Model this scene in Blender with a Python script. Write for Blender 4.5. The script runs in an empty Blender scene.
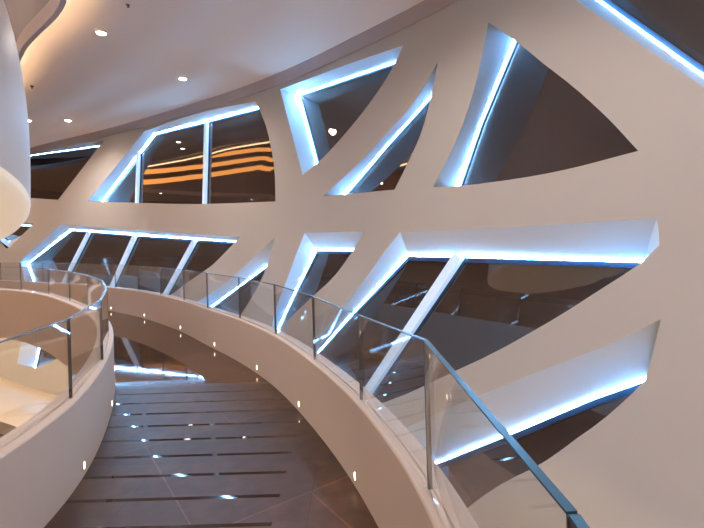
import math

# ---------------------------------------------------------------- plan of the place
# Closed plan curves (metres): glass line of the inner balustrade, glass line of
# the outer balustrade, and the outer wall at ceiling height.
IN_C = [(-1.85, 2.30), (-1.93, 2.95), (-2.19, 3.75), (-2.68, 4.85), (-3.40, 6.10), (-4.35, 7.35), (-5.30, 8.40),
        (-6.50, 9.60), (-7.90, 10.70), (-9.80, 11.75), (-12.1, 13.5), (-14.8, 15.5), (-18.0, 16.3), (-21.2, 14.6), (-22.6, 10.2),
        (-21.6, 4.5), (-19.6, 0.0), (-15.5, -3.0), (-10.0, -4.6), (-5.4, -4.2), (-2.9, -2.2), (-2.1, -0.4), (-1.87, 1.1)]
OUT_C = [(0.35, 0.74), (0.29, 1.85), (0.03, 2.88), (-0.35, 3.86), (-0.87, 4.95), (-1.52, 5.98), (-2.27, 6.98), (-3.00, 7.97),
         (-4.42, 9.55), (-5.75, 10.72), (-7.25, 11.80), (-9.2, 12.95), (-11.3, 14.2), (-14.2, 16.5), (-18.2, 17.8), (-22.8, 16.6), (-24.7, 11.0),
         (-23.7, 4.0), (-21.4, -1.6), (-16.6, -5.2), (-10.2, -6.8), (-5.0, -6.2), (-1.6, -4.2), (-0.2, -2.2), (0.28, -0.6)]
WALL_C = [(0.20, 7.48), (-0.93, 8.66), (-2.15, 9.72), (-3.53, 10.72), (-5.25, 11.9), (-7.30, 13.2), (-10.0, 14.75), (-12.4, 16.4), (-15.0, 18.8), (-18.8, 20.1), (-24.4, 18.4), (-26.7, 12.0), (-26.0, 3.4),
          (-23.0, -3.2), (-17.4, -7.4), (-10.0, -9.0), (-4.0, -7.9), (0.2, -5.4), (2.1, -2.6), (2.85, -0.3), (2.95, 1.5), (2.78, 3.0), (2.42, 4.25), (2.0, 5.15), (1.53, 5.95), (1.11, 6.48)]
CEN = (-10.5, 4.0)
N = 720
LEAN = 0.12
Z_TOP = 4.7
Z_LOW = -2.7

def catmull(pts, n, closed=True):
    out = []
    L = len(pts)
    rng = range(L) if closed else range(L - 1)
    for i in rng:
        if closed:
            p0, p1, p2, p3 = pts[i - 1], pts[i], pts[(i + 1) % L], pts[(i + 2) % L]
        else:
            p1, p2 = pts[i], pts[i + 1]
            p0 = pts[i - 1] if i > 0 else tuple(2 * a - b for a, b in zip(p1, p2))
            p3 = pts[i + 2] if i + 2 < L else tuple(2 * b - a for a, b in zip(p1, p2))
        def dd(a, b): return max(1e-6, math.dist(a, b) ** 0.5)
        t0 = 0.0; t1 = t0 + dd(p0, p1); t2 = t1 + dd(p1, p2); t3 = t2 + dd(p2, p3)
        for k in range(n):
            t = t1 + (t2 - t1) * k / n
            def mix(a, b, ta, tb): return tuple(((tb - t) * x + (t - ta) * y) / (tb - ta) for x, y in zip(a, b))
            a1 = mix(p0, p1, t0, t1); a2 = mix(p1, p2, t1, t2); a3 = mix(p2, p3, t2, t3)
            b1 = mix(a1, a2, t0, t2); b2 = mix(a2, a3, t1, t3)
            out.append(mix(b1, b2, t1, t2))
    if not closed: out.append(tuple(pts[-1]))
    return out

def polar(ctrl):
    """resample a closed curve at N equal angles about CEN (anticlockwise)"""
    d = catmull(ctrl, 40)
    pol = sorted((math.atan2(y - CEN[1], x - CEN[0]) % (2 * math.pi), math.hypot(x - CEN[0], y - CEN[1])) for x, y in d)
    pol = [(pol[-1][0] - 2 * math.pi, pol[-1][1])] + pol + [(pol[0][0] + 2 * math.pi, pol[0][1])]
    out = []; j = 0
    for i in range(N):
        a = 2 * math.pi * i / N
        while pol[j + 1][0] < a: j += 1
        (a0, r0), (a1, r1) = pol[j], pol[j + 1]
        out.append(r0 + (r1 - r0) * (a - a0) / max(1e-9, a1 - a0))
    for _ in range(12):
        out = [(out[i - 1] + 2 * out[i] + out[(i + 1) % N]) / 4 for i in range(N)]
    return [(CEN[0] + r * math.cos(2 * math.pi * i / N), CEN[1] + r * math.sin(2 * math.pi * i / N)) for i, r in enumerate(out)]

def normals(c):
    out = []
    for i in range(len(c)):
        (x0, y0), (x1, y1) = c[i - 1], c[(i + 1) % len(c)]
        l = math.hypot(x1 - x0, y1 - y0)
        out.append(((y1 - y0) / l, -(x1 - x0) / l))
    return out

INP, OUTP, WALLP = polar(IN_C), polar(OUT_C), polar(WALL_C)
INN, OUTN, WALLN = normals(INP), normals(OUTP), normals(WALLP)

def cumulative(c):
    s = [0.0]
    for i in range(len(c)): s.append(s[-1] + math.dist(c[i], c[(i + 1) % len(c)]))
    return s
WALL_S = cumulative(WALLP)

def wall_base(s):
    """plan point and outward normal of the wall at arc length s"""
    import bisect
    L = WALL_S[-1]; s = s % L
    i = min(N - 1, bisect.bisect_right(WALL_S, s) - 1)
    f = (s - WALL_S[i]) / (WALL_S[i + 1] - WALL_S[i]); j = (i + 1) % N
    p = tuple(a + (b - a) * f for a, b in zip(WALLP[i], WALLP[j]))
    n = tuple(a + (b - a) * f for a, b in zip(WALLN[i], WALLN[j])); l = math.hypot(*n)
    return p, (n[0] / l, n[1] / l)

def wall_point(s, z):
    p, n = wall_base(s)
    k = LEAN * (Z_TOP - z)
    return (p[0] - n[0] * k, p[1] - n[1] * k, z)
# windows: (plane normal, outline on the wall as (arc length, height), glazing corners, lit edges, glazing bars)
WINDOWS = [
 ((0.5491,0.8357,0.0),[(23.955,5.448),(22.743,5.373),(20.045,5.039),(18.656,4.908),(17.668,4.837),(16.81,4.782),(16.048,4.739),(15.362,4.707),(14.717,4.677),(14.093,4.648),(13.474,4.614),(13.829,4.362),(14.184,4.103),(14.541,3.837),(14.901,3.564),(15.266,3.285),(15.641,3.0),(16.371,3.078),(17.199,3.164),(18.134,3.253),(19.273,3.358),(21.744,3.581),(23.54,3.74),(23.686,4.303),(23.822,4.872)],[(-15.647,19.467,5.19),(-14.63,18.799,5.15),(-13.681,18.175,5.112),(-12.793,17.591,5.077),(-11.957,17.042,5.034),(-11.168,16.524,4.976),(-10.425,16.036,4.92),(-9.725,15.576,4.868),(-9.064,15.141,4.819),(-8.439,14.731,4.772),(-7.847,14.341,4.728),(-8.14,14.534,4.641),(-8.556,14.808,4.372),(-8.989,15.092,4.09),(-9.439,15.388,3.796),(-9.91,15.697,3.487),(-10.405,16.022,3.162),(-11.205,16.548,3.244),(-12.076,17.121,3.353),(-12.983,17.716,3.477),(-13.939,18.345,3.593),(-14.963,19.017,3.709),(-16.063,19.74,3.831),(-16.027,19.717,4.403),(-15.991,19.693,4.974)],'1111111111000000000000000',[]),
 ((0.5732,0.8192,-0.018),[(14.047,2.866),(13.664,3.131),(13.284,3.389),(12.912,3.639),(12.547,3.884),(12.19,4.122),(11.84,4.354),(11.497,4.578),(10.958,4.605),(10.44,4.63),(9.939,4.65),(9.452,4.658),(8.98,4.652),(8.524,4.631),(8.082,4.6),(7.648,4.563),(7.223,4.525),(6.998,4.23),(6.812,3.94),(6.675,3.657),(6.562,3.38),(6.468,3.109),(6.402,2.843),(6.362,2.583),(6.328,2.327),(6.76,2.348),(7.206,2.368),(7.665,2.388),(8.131,2.409),(8.608,2.433),(9.104,2.462),(9.629,2.498),(10.183,2.539),(10.764,2.585),(11.369,2.634),(12.0,2.687),(12.659,2.744),(13.343,2.804)],[(-7.732,13.95,2.832),(-7.343,13.683,3.112),(-6.969,13.427,3.381),(-6.608,13.181,3.64),(-6.249,12.935,3.882),(-5.897,12.694,4.112),(-5.558,12.462,4.333),(-5.232,12.238,4.546),(-4.784,11.924,4.534),(-4.358,11.626,4.523),(-3.954,11.343,4.512),(-3.568,11.073,4.502),(-3.203,10.817,4.499),(-2.854,10.573,4.498),(-2.52,10.34,4.497),(-2.201,10.116,4.496),(-1.896,9.903,4.495),(-1.881,9.89,4.4),(-1.766,9.803,4.104),(-1.69,9.744,3.81),(-1.633,9.698,3.518),(-1.592,9.662,3.23),(-1.57,9.641,2.943),(-1.57,9.635,2.66),(-1.575,9.631,2.377),(-1.911,9.867,2.392),(-2.264,10.114,2.405),(-2.636,10.375,2.417),(-3.03,10.651,2.43),(-3.45,10.945,2.445),(-3.903,11.263,2.467),(-4.386,11.601,2.511),(-4.885,11.951,2.57),(-5.404,12.316,2.632),(-5.95,12.7,2.694),(-6.531,13.107,2.758),(-7.149,13.541,2.828),(-7.808,14.004,2.902)],'11111111111111110000000000000000000000',[((-5.884,12.688,4.267),(-6.01,12.741,2.695),0.1),((-3.418,10.968,4.491),(-3.536,11.007,2.498),0.11)]),
 ((0.7253,0.6781,-0.1191),[(5.549,2.76),(5.668,3.004),(5.789,3.254),(5.912,3.509),(6.036,3.771),(6.162,4.039),(6.291,4.314),(6.421,4.594),(6.042,4.593),(5.674,4.588),(5.315,4.577),(4.969,4.562),(4.638,4.543),(4.325,4.523),(4.029,4.502),(3.748,4.481),(3.481,4.46),(3.227,4.44),(3.321,4.291),(3.43,4.148),(3.553,4.009),(3.691,3.877),(3.843,3.747),(4.005,3.619),(4.179,3.491),(4.366,3.365),(4.565,3.238),(4.777,3.111),(5.006,2.984),(5.261,2.865)],[(-0.597,8.675,2.939),(-0.651,8.772,3.159),(-0.706,8.871,3.384),(-0.763,8.971,3.614),(-0.822,9.075,3.849),(-0.883,9.183,4.089),(-0.945,9.293,4.336),(-1.009,9.406,4.589),(-0.774,9.151,4.571),(-0.551,8.91,4.555),(-0.339,8.68,4.539),(-0.138,8.463,4.524),(0.053,8.255,4.51),(0.236,8.058,4.495),(0.41,7.87,4.482),(0.575,7.69,4.469),(0.734,7.518,4.457),(0.885,7.354,4.445),(0.883,7.375,4.553),(0.79,7.447,4.391),(0.686,7.53,4.233),(0.571,7.626,4.08),(0.445,7.734,3.929),(0.309,7.853,3.776),(0.16,7.986,3.623),(-0.003,8.133,3.472),(-0.177,8.294,3.327),(-0.358,8.463,3.187),(-0.549,8.643,3.051),(-0.756,8.843,2.926)],'111111111111111110000000000000',[]),
 ((0.735,0.6637,-0.1386),[(4.919,2.318),(4.678,2.442),(4.448,2.561),(4.23,2.677),(4.028,2.794),(3.84,2.913),(3.661,3.03),(3.487,3.143),(3.316,3.251),(3.153,3.356),(3.002,3.467),(2.871,3.585),(2.755,3.71),(2.646,3.835),(2.538,3.956),(2.569,3.795),(2.599,3.634),(2.634,3.474),(2.679,3.316),(2.729,3.16),(2.792,3.007),(2.866,2.858),(2.955,2.713),(3.048,2.566),(3.147,2.419),(3.247,2.269),(3.544,2.277),(3.855,2.285),(4.185,2.295),(4.538,2.306)],[(-0.159,8.031,2.275),(-0.037,7.922,2.399),(0.082,7.816,2.52),(0.197,7.712,2.638),(0.31,7.612,2.753),(0.419,7.514,2.864),(0.526,7.418,2.973),(0.63,7.325,3.079),(0.735,7.229,3.178),(0.838,7.136,3.273),(0.938,7.044,3.367),(1.036,6.955,3.457),(1.131,6.868,3.546),(1.223,6.784,3.632),(1.314,6.701,3.716),(1.354,6.724,4.039),(1.319,6.725,3.856),(1.28,6.73,3.674),(1.235,6.741,3.492),(1.185,6.759,3.31),(1.127,6.785,3.126),(1.055,6.827,2.944),(0.969,6.884,2.766),(0.878,6.949,2.594),(0.784,7.019,2.427),(0.689,7.089,2.263),(0.463,7.342,2.273),(0.226,7.608,2.291),(-0.022,7.887,2.312),(-0.285,8.183,2.334)],'111111111111110000000000000000',[]),
 ((0.8634,0.4473,-0.2334),[(2.505,2.236),(2.407,2.373),(2.308,2.506),(2.221,2.639),(2.137,2.772),(2.059,2.906),(1.993,3.04),(1.933,3.176),(1.884,3.315),(1.839,3.455),(1.802,3.595),(1.768,3.736),(1.738,3.879),(1.712,4.023),(1.688,4.166),(1.487,3.986),(1.298,3.814),(1.123,3.646),(0.963,3.484),(0.807,3.33),(0.652,3.187),(0.505,3.051),(0.366,2.92),(0.235,2.793),(0.111,2.671),(92.077,2.554),(91.968,2.44),(91.866,2.33),(91.767,2.225),(91.909,2.219),(92.053,2.211),(0.123,2.202),(0.284,2.193),(0.459,2.186),(0.638,2.181),(0.831,2.178),(1.033,2.178),(1.242,2.179),(1.467,2.183),(1.706,2.187),(1.959,2.195),(2.231,2.211)],[(1.502,6.236,2.231),(1.553,6.215,2.378),(1.603,6.194,2.525),(1.654,6.173,2.67),(1.703,6.152,2.814),(1.753,6.131,2.958),(1.803,6.107,3.099),(1.857,6.073,3.232),(1.911,6.039,3.365),(1.963,6.006,3.496),(2.015,5.973,3.625),(2.067,5.94,3.754),(2.118,5.907,3.88),(2.169,5.875,4.006),(2.218,5.844,4.13),(2.113,6.202,4.427),(2.184,5.952,4.211),(2.247,5.724,4.005),(2.303,5.513,3.808),(2.358,5.309,3.623),(2.412,5.113,3.444),(2.458,4.932,3.27),(2.497,4.771,3.104),(2.53,4.626,2.948),(2.559,4.493,2.802),(2.585,4.37,2.663),(2.609,4.256,2.531),(2.629,4.151,2.404),(2.648,4.05,2.283),(2.585,4.166,2.269),(2.517,4.288,2.253),(2.445,4.418,2.236),(2.369,4.557,2.218),(2.286,4.707,2.202),(2.198,4.871,2.189),(2.102,5.051,2.179),(1.998,5.248,2.174),(1.886,5.465,2.175),(1.768,5.698,2.184),(1.643,5.947,2.2),(1.511,6.214,2.22),(1.367,6.506,2.25)],'111111111111110000000000000000000000000000',[]),
 ((0.9641,0.2371,-0.1191),[(90.623,2.076),(90.732,2.161),(90.85,2.252),(90.975,2.351),(91.11,2.46),(91.252,2.58),(91.402,2.716),(91.564,2.866),(91.733,3.03),(91.917,3.209),(0.028,3.404),(0.238,3.617),(0.46,3.848),(0.694,4.1),(0.942,4.373),(0.725,4.334),(0.522,4.296),(0.329,4.257),(0.145,4.215),(92.053,4.168),(91.884,4.115),(91.725,4.056),(91.573,3.995),(91.43,3.934),(91.294,3.874),(91.167,3.815),(91.048,3.76),(90.935,3.708),(90.832,3.659),(90.803,3.529),(90.775,3.402),(90.747,3.277),(90.722,3.155),(90.699,3.036),(90.678,2.922),(90.664,2.81),(90.654,2.702),(90.647,2.595),(90.641,2.49),(90.637,2.386),(90.633,2.282),(90.628,2.179)],[(2.885,2.879,2.19),(2.871,2.982,2.282),(2.856,3.092,2.381),(2.84,3.211,2.488),(2.823,3.339,2.603),(2.804,3.477,2.727),(2.786,3.622,2.87),(2.768,3.776,3.03),(2.748,3.944,3.204),(2.727,4.128,3.394),(2.703,4.33,3.602),(2.677,4.552,3.833),(2.648,4.798,4.088),(2.615,5.072,4.372),(2.579,5.38,4.691),(2.567,5.5,4.836),(2.627,5.217,4.757),(2.681,4.961,4.685),(2.731,4.726,4.618),(2.776,4.509,4.551),(2.817,4.307,4.483),(2.855,4.117,4.412),(2.89,3.939,4.342),(2.923,3.772,4.274),(2.953,3.615,4.208),(2.982,3.468,4.144),(3.008,3.33,4.082),(3.032,3.203,4.022),(3.054,3.085,3.966),(3.045,3.046,3.813),(3.035,3.007,3.659),(3.025,2.97,3.505),(3.014,2.939,3.354),(3.002,2.915,3.208),(2.989,2.897,3.069),(2.976,2.884,2.936),(2.962,2.875,2.808),(2.949,2.869,2.683),(2.935,2.865,2.561),(2.921,2.861,2.441),(2.907,2.857,2.322),(2.893,2.852,2.203)],'111111111111110000000000000000000000000000',[]),
 ((0.6129,0.7902,0.0),[(18.73,1.565),(20.03,1.855),(22.693,2.209),(21.329,2.563),(19.096,2.5),(17.945,2.403),(16.987,2.322),(17.803,1.954)],[(-12.991,17.068,1.787),(-13.864,17.745,2.051),(-14.808,18.477,2.337),(-13.772,17.674,2.45),(-12.757,16.887,2.395),(-11.828,16.166,2.344),(-10.976,15.505,2.298),(-11.873,16.201,1.972)],'11111100',[]),
 ((0.5404,0.8414,0.0),[(16.7,-0.171),(17.017,0.243),(17.353,0.67),(17.705,1.109),(17.054,1.402),(16.456,1.682),(15.908,1.951),(15.392,2.212),(14.695,2.163),(14.016,2.115),(13.343,2.069),(12.689,2.025),(12.057,1.982),(11.451,1.941),(10.869,1.901),(10.309,1.862),(9.773,1.824),(9.263,1.788),(8.78,1.753),(8.318,1.72),(7.866,1.688),(7.42,1.659),(7.705,1.467),(7.995,1.269),(8.296,1.072),(8.646,0.899),(9.015,0.728),(9.389,0.542),(9.776,0.349),(10.177,0.148),(10.589,-0.06),(11.114,-0.086),(11.658,-0.114),(12.222,-0.141),(12.808,-0.164),(13.415,-0.182),(14.04,-0.189),(14.667,-0.187),(15.304,-0.18),(15.971,-0.173)],[(-10.539,15.163,-0.235),(-10.783,15.32,0.159),(-11.033,15.48,0.561),(-11.288,15.644,0.971),(-10.578,15.189,1.27),(-9.909,14.759,1.552),(-9.267,14.346,1.81),(-8.659,13.956,2.053),(-8.068,13.576,2.002),(-7.508,13.217,1.953),(-6.978,12.876,1.906),(-6.474,12.553,1.862),(-5.995,12.245,1.821),(-5.538,11.952,1.781),(-5.103,11.672,1.745),(-4.687,11.405,1.715),(-4.29,11.15,1.685),(-3.91,10.906,1.657),(-3.546,10.673,1.63),(-3.198,10.449,1.605),(-2.864,10.234,1.58),(-2.543,10.028,1.556),(-2.684,10.118,1.464),(-2.939,10.282,1.252),(-3.211,10.457,1.039),(-3.527,10.66,0.851),(-3.864,10.877,0.663),(-4.209,11.098,0.459),(-4.567,11.328,0.243),(-4.943,11.569,0.016),(-5.338,11.823,-0.223),(-5.809,12.126,-0.26),(-6.312,12.448,-0.294),(-6.839,12.787,-0.317),(-7.384,13.137,-0.333),(-7.952,13.502,-0.346),(-8.546,13.883,-0.353),(-9.172,14.285,-0.356),(-9.833,14.71,-0.356),(-10.535,15.161,-0.357)],'1111111111111111111110000000000000000000',[((-7.723,13.355,1.988),(-9.194,14.299,0.325),0.13),((-5.782,12.108,1.795),(-7.062,12.93,0.009),0.15),((-3.715,10.781,1.624),(-4.857,11.514,0.116),0.13)]),
 ((0.6215,0.7818,-0.0499),[(9.148,0.06),(8.772,0.235),(8.406,0.404),(8.054,0.573),(7.724,0.75),(7.412,0.934),(7.117,1.117),(6.827,1.295),(6.545,1.467),(6.269,1.635),(6.348,1.404),(6.429,1.172),(6.533,0.941),(6.677,0.716),(6.851,0.494),(7.039,0.271),(7.242,0.047),(7.486,-0.171),(7.891,-0.12),(8.302,-0.064),(8.718,-0.004)],[(-3.589,10.678,-0.135),(-3.349,10.497,0.02),(-3.116,10.321,0.169),(-2.892,10.152,0.314),(-2.674,9.988,0.454),(-2.464,9.83,0.59),(-2.258,9.674,0.719),(-2.059,9.524,0.845),(-1.866,9.379,0.967),(-1.679,9.237,1.085),(-1.616,9.209,1.426),(-1.699,9.259,1.173),(-1.8,9.322,0.918),(-1.933,9.412,0.662),(-2.094,9.524,0.4),(-2.283,9.656,0.13),(-2.492,9.806,-0.126),(-2.728,9.979,-0.364),(-3.078,10.261,-0.301),(-3.438,10.551,-0.232),(-3.812,10.853,-0.162)],'111111111000000000000',[]),
 ((0.7188,0.688,-0.0995),[(6.192,-0.187),(6.163,0.06),(6.099,0.306),(5.978,0.545),(5.845,0.779),(5.731,1.012),(5.62,1.243),(5.496,1.468),(5.373,1.689),(5.027,1.687),(4.698,1.686),(4.389,1.684),(4.099,1.681),(3.823,1.678),(3.962,1.509),(4.109,1.339),(4.268,1.167),(4.444,0.995),(4.655,0.831),(4.898,0.672),(5.148,0.505),(5.409,0.331),(5.666,0.146),(5.928,-0.047),(6.06,-0.117)],[(-1.646,9.148,-0.395),(-1.514,9.044,-0.158),(-1.385,8.943,0.074),(-1.259,8.844,0.301),(-1.136,8.748,0.523),(-1.014,8.652,0.74),(-0.893,8.556,0.951),(-0.775,8.462,1.158),(-0.659,8.37,1.36),(-0.488,8.192,1.36),(-0.325,8.021,1.36),(-0.168,7.858,1.359),(-0.018,7.7,1.359),(0.127,7.549,1.358),(0.141,7.559,1.528),(0.018,7.66,1.34),(-0.114,7.771,1.147),(-0.26,7.894,0.952),(-0.433,8.046,0.755),(-0.642,8.236,0.55),(-0.872,8.448,0.357),(-1.093,8.652,0.173),(-1.308,8.849,-0.026),(-1.528,9.047,-0.237),(-1.639,9.152,-0.314)],'1111111111111000000000000',[]),
 ((0.8062,0.5795,-0.1191),[(5.247,-0.681),(5.093,-0.477),(4.946,-0.277),(4.795,-0.082),(4.629,0.102),(4.453,0.277),(4.276,0.443),(4.108,0.606),(3.95,0.765),(3.796,0.921),(3.648,1.074),(3.508,1.224),(3.375,1.373),(3.233,1.513),(3.092,1.647),(2.738,1.649),(2.393,1.651),(2.054,1.652),(1.737,1.653),(1.435,1.655),(1.16,1.656),(0.902,1.659),(0.653,1.661),(0.428,1.664),(0.209,1.667),(0.005,1.67),(91.896,1.673),(91.722,1.676),(91.56,1.678),(91.535,1.576),(91.523,1.475),(91.681,1.328),(91.879,1.202),(0.018,1.064),(0.258,0.911),(0.521,0.748),(0.813,0.573),(1.121,0.386),(1.465,0.188),(1.859,-0.022),(2.28,-0.248),(2.725,-0.486),(3.188,-0.722),(3.691,-0.955),(4.27,-1.137),(4.495,-1.032),(4.732,-0.921),(4.982,-0.805)],[(-0.978,8.65,-0.88),(-0.816,8.466,-0.68),(-0.661,8.29,-0.488),(-0.512,8.121,-0.304),(-0.37,7.959,-0.127),(-0.232,7.803,0.043),(-0.101,7.653,0.206),(0.027,7.508,0.363),(0.154,7.361,0.51),(0.277,7.22,0.652),(0.395,7.084,0.788),(0.508,6.953,0.919),(0.618,6.826,1.046),(0.723,6.705,1.168),(0.825,6.587,1.285),(1.025,6.31,1.286),(1.209,6.054,1.287),(1.378,5.819,1.288),(1.535,5.601,1.288),(1.68,5.399,1.289),(1.815,5.211,1.29),(1.941,5.036,1.29),(2.059,4.872,1.291),(2.17,4.718,1.292),(2.274,4.574,1.293),(2.371,4.438,1.294),(2.463,4.311,1.295),(2.55,4.19,1.296),(2.632,4.076,1.296),(2.64,4.064,1.292),(2.648,4.052,1.288),(2.652,4.048,1.293),(2.53,4.188,1.151),(2.399,4.339,0.998),(2.258,4.501,0.832),(2.104,4.679,0.656),(1.934,4.876,0.467),(1.745,5.098,0.264),(1.529,5.354,0.05),(1.286,5.648,-0.167),(1.023,5.967,-0.397),(0.736,6.313,-0.649),(0.411,6.711,-0.915),(0.036,7.175,-1.195),(-0.411,7.747,-1.436),(-0.573,7.994,-1.337),(-0.746,8.256,-1.232),(-0.93,8.535,-1.121)],'111111111111111111111111111100000000000000000000',[((1.406,5.785,1.311),(0.08,7.142,-1.06),0.17)]),
 ((0.8842,0.4517,-0.1191),[(3.177,-1.206),(2.812,-0.982),(2.452,-0.769),(2.092,-0.565),(1.745,-0.372),(1.426,-0.193),(1.13,-0.028),(0.858,0.122),(0.599,0.261),(0.354,0.391),(0.124,0.511),(91.994,0.623),(91.806,0.731),(91.628,0.837),(91.468,0.935),(91.486,0.843),(91.504,0.75),(91.522,0.656),(91.548,0.561),(91.567,0.466),(91.674,0.339),(91.79,0.208),(91.916,0.072),(92.057,-0.066),(0.129,-0.208),(0.288,-0.361),(0.464,-0.524),(0.653,-0.683),(0.868,-0.845),(1.085,-1.022),(1.299,-1.217),(1.515,-1.428),(1.717,-1.655),(1.931,-1.894),(2.176,-1.984),(2.444,-2.077),(2.688,-2.14),(2.864,-2.101),(2.968,-1.987),(3.028,-1.843),(3.064,-1.688),(3.095,-1.527),(3.128,-1.366)],[(0.545,6.87,-2.164),(0.776,6.499,-1.857),(0.984,6.165,-1.581),(1.173,5.86,-1.337),(1.344,5.583,-1.116),(1.499,5.332,-0.914),(1.641,5.102,-0.73),(1.772,4.891,-0.561),(1.891,4.7,-0.402),(2.001,4.523,-0.254),(2.104,4.36,-0.117),(2.199,4.207,0.01),(2.288,4.06,0.12),(2.372,3.923,0.222),(2.451,3.795,0.318),(2.552,3.718,0.781),(2.533,3.729,0.675),(2.513,3.74,0.568),(2.493,3.751,0.461),(2.472,3.762,0.352),(2.413,3.842,0.215),(2.349,3.929,0.074),(2.281,4.025,-0.072),(2.206,4.133,-0.219),(2.124,4.253,-0.372),(2.038,4.376,-0.543),(1.944,4.51,-0.734),(1.829,4.683,-0.927),(1.702,4.884,-1.108),(1.576,5.081,-1.296),(1.45,5.272,-1.505),(1.323,5.461,-1.736),(1.196,5.643,-1.99),(1.065,5.825,-2.263),(0.933,6.053,-2.383),(0.788,6.299,-2.521),(0.639,6.562,-2.637),(0.528,6.78,-2.634),(0.471,6.918,-2.529),(0.447,7.006,-2.377),(0.436,7.073,-2.206),(0.43,7.132,-2.028),(0.422,7.194,-1.847)],'1111111111111100000000000000000000000000000',[]),
 ((0.4955,0.8686,0.0),[(17.13,-2.109),(17.044,-1.58),(16.899,-1.052),(16.164,-1.111),(15.502,-1.174),(14.874,-1.236),(14.26,-1.295),(14.648,-1.633),(15.274,-1.867),(15.944,-2.097),(16.504,-2.099)],[(-10.254,14.431,-2.304),(-10.014,14.294,-1.719),(-9.725,14.129,-1.148),(-9.387,13.936,-1.233),(-9.058,13.748,-1.315),(-8.737,13.565,-1.395),(-8.425,13.387,-1.473),(-8.884,13.649,-1.801),(-9.528,14.016,-2.095),(-10.279,14.445,-2.374),(-10.817,14.752,-2.352)],'11111100000',[]),
 ((0.5228,0.8525,0.0),[(14.008,-2.42),(14.012,-2.094),(13.472,-1.893),(13.048,-1.827),(12.634,-1.761),(12.791,-2.101),(13.334,-2.335)],[(-8.205,13.214,-2.641),(-8.053,13.121,-2.355),(-7.721,12.917,-2.124),(-7.43,12.738,-2.063),(-7.147,12.565,-2.005),(-7.295,12.656,-2.305),(-7.881,13.015,-2.62)],'1111000',[]),
]
import bpy, bmesh, random
from mathutils import Vector, Matrix
from mathutils.geometry import delaunay_2d_cdt
random.seed(4)
SC = bpy.context.scene
COL = SC.collection
EYE = 1.61

# ---------------------------------------------------------------- materials
def new_mat(name):
    m = bpy.data.materials.new(name); m.use_nodes = True
    nt = m.node_tree; nt.nodes.clear()
    out = nt.nodes.new('ShaderNodeOutputMaterial')
    return m, nt, out

def principled(name, col, rough=.5, metal=0., spec=.5, noise=0., nscale=3., bump=0., bscale=60., emit=None, estr=0., coat=0.):
    m, nt, out = new_mat(name)
    b = nt.nodes.new('ShaderNodeBsdfPrincipled')
    b.inputs['Base Color'].default_value = (*col, 1); b.inputs['Roughness'].default_value = rough
    b.inputs['Metallic'].default_value = metal; b.inputs['Specular IOR Level'].default_value = spec
    b.inputs['Coat Weight'].default_value = coat
    if emit: b.inputs['Emission Color'].default_value = (*emit, 1); b.inputs['Emission Strength'].default_value = estr
    tc = nt.nodes.new('ShaderNodeTexCoord')
    if noise:
        n = nt.nodes.new('ShaderNodeTexNoise'); n.inputs['Scale'].default_value = nscale; n.inputs['Detail'].default_value = 4
        nt.links.new(tc.outputs['Object'], n.inputs['Vector'])
        mx = nt.nodes.new('ShaderNodeMixRGB'); mx.inputs[1].default_value = (*[c * (1 - noise) for c in col], 1)
        mx.inputs[2].default_value = (*[min(1, c * (1 + noise)) for c in col], 1)
        nt.links.new(n.outputs['Fac'], mx.inputs[0]); nt.links.new(mx.outputs[0], b.inputs['Base Color'])
    if bump:
        n2 = nt.nodes.new('ShaderNodeTexNoise'); n2.inputs['Scale'].default_value = bscale
        nt.links.new(tc.outputs['Object'], n2.inputs['Vector'])
        bp = nt.nodes.new('ShaderNodeBump'); bp.inputs['Strength'].default_value = bump; bp.inputs['Distance'].default_value = .01
        nt.links.new(n2.outputs['Fac'], bp.inputs['Height']); nt.links.new(bp.outputs[0], b.inputs['Normal'])
    nt.links.new(b.outputs[0], out.inputs[0])
    return m

def emission(name, col, s):
    m, nt, out = new_mat(name)
    e = nt.nodes.new('ShaderNodeEmission'); e.inputs[0].default_value = (*col, 1); e.inputs[1].default_value = s
    nt.links.new(e.outputs[0], out.inputs[0])
    return m

def glass(name, tint, base, gloss_tint=(1, 1, 1), rough=0., ior=1.5, mirrored_room=None):
    """clear or tinted pane: see-through plus a mirror layer that grows at grazing angles"""
    m, nt, out = new_mat(name)
    t = nt.nodes.new('ShaderNodeBsdfTransparent'); t.inputs[0].default_value = (*tint, 1)
    g = nt.nodes.new('ShaderNodeBsdfGlossy'); g.inputs['Color'].default_value = (*gloss_tint, 1); g.inputs['Roughness'].default_value = rough
    f = nt.nodes.new('ShaderNodeFresnel'); f.inputs[0].default_value = ior
    a = nt.nodes.new('ShaderNodeMath'); a.operation = 'ADD'; a.use_clamp = True; a.inputs[1].default_value = base
    ge = nt.nodes.new('ShaderNodeNewGeometry')
    im = nt.nodes.new('ShaderNodeMix'); im.inputs[2].default_value = ior; im.inputs[3].default_value = 1 / ior
    nt.links.new(ge.outputs['Backfacing'], im.inputs[0]); nt.links.new(im.outputs[0], f.inputs[0])   # same mirror strength from both faces
    nt.links.new(f.outputs[0], a.inputs[0])
    mx = nt.nodes.new('ShaderNodeMixShader')
    src = t
    if mirrored_room:                                             # brown diffuse colour put in for the room mirrored in the pane
        d = nt.nodes.new('ShaderNodeBsdfDiffuse'); d.inputs[0].default_value = (*mirrored_room, 1)
        src = nt.nodes.new('ShaderNodeAddShader'); nt.links.new(t.outputs[0], src.inputs[0]); nt.links.new(d.outputs[0], src.inputs[1])
    nt.links.new(a.outputs[0], mx.inputs[0]); nt.links.new(src.outputs[0], mx.inputs[1]); nt.links.new(g.outputs[0], mx.inputs[2])
    nt.links.new(mx.outputs[0], out.inputs[0])
    return m

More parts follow.
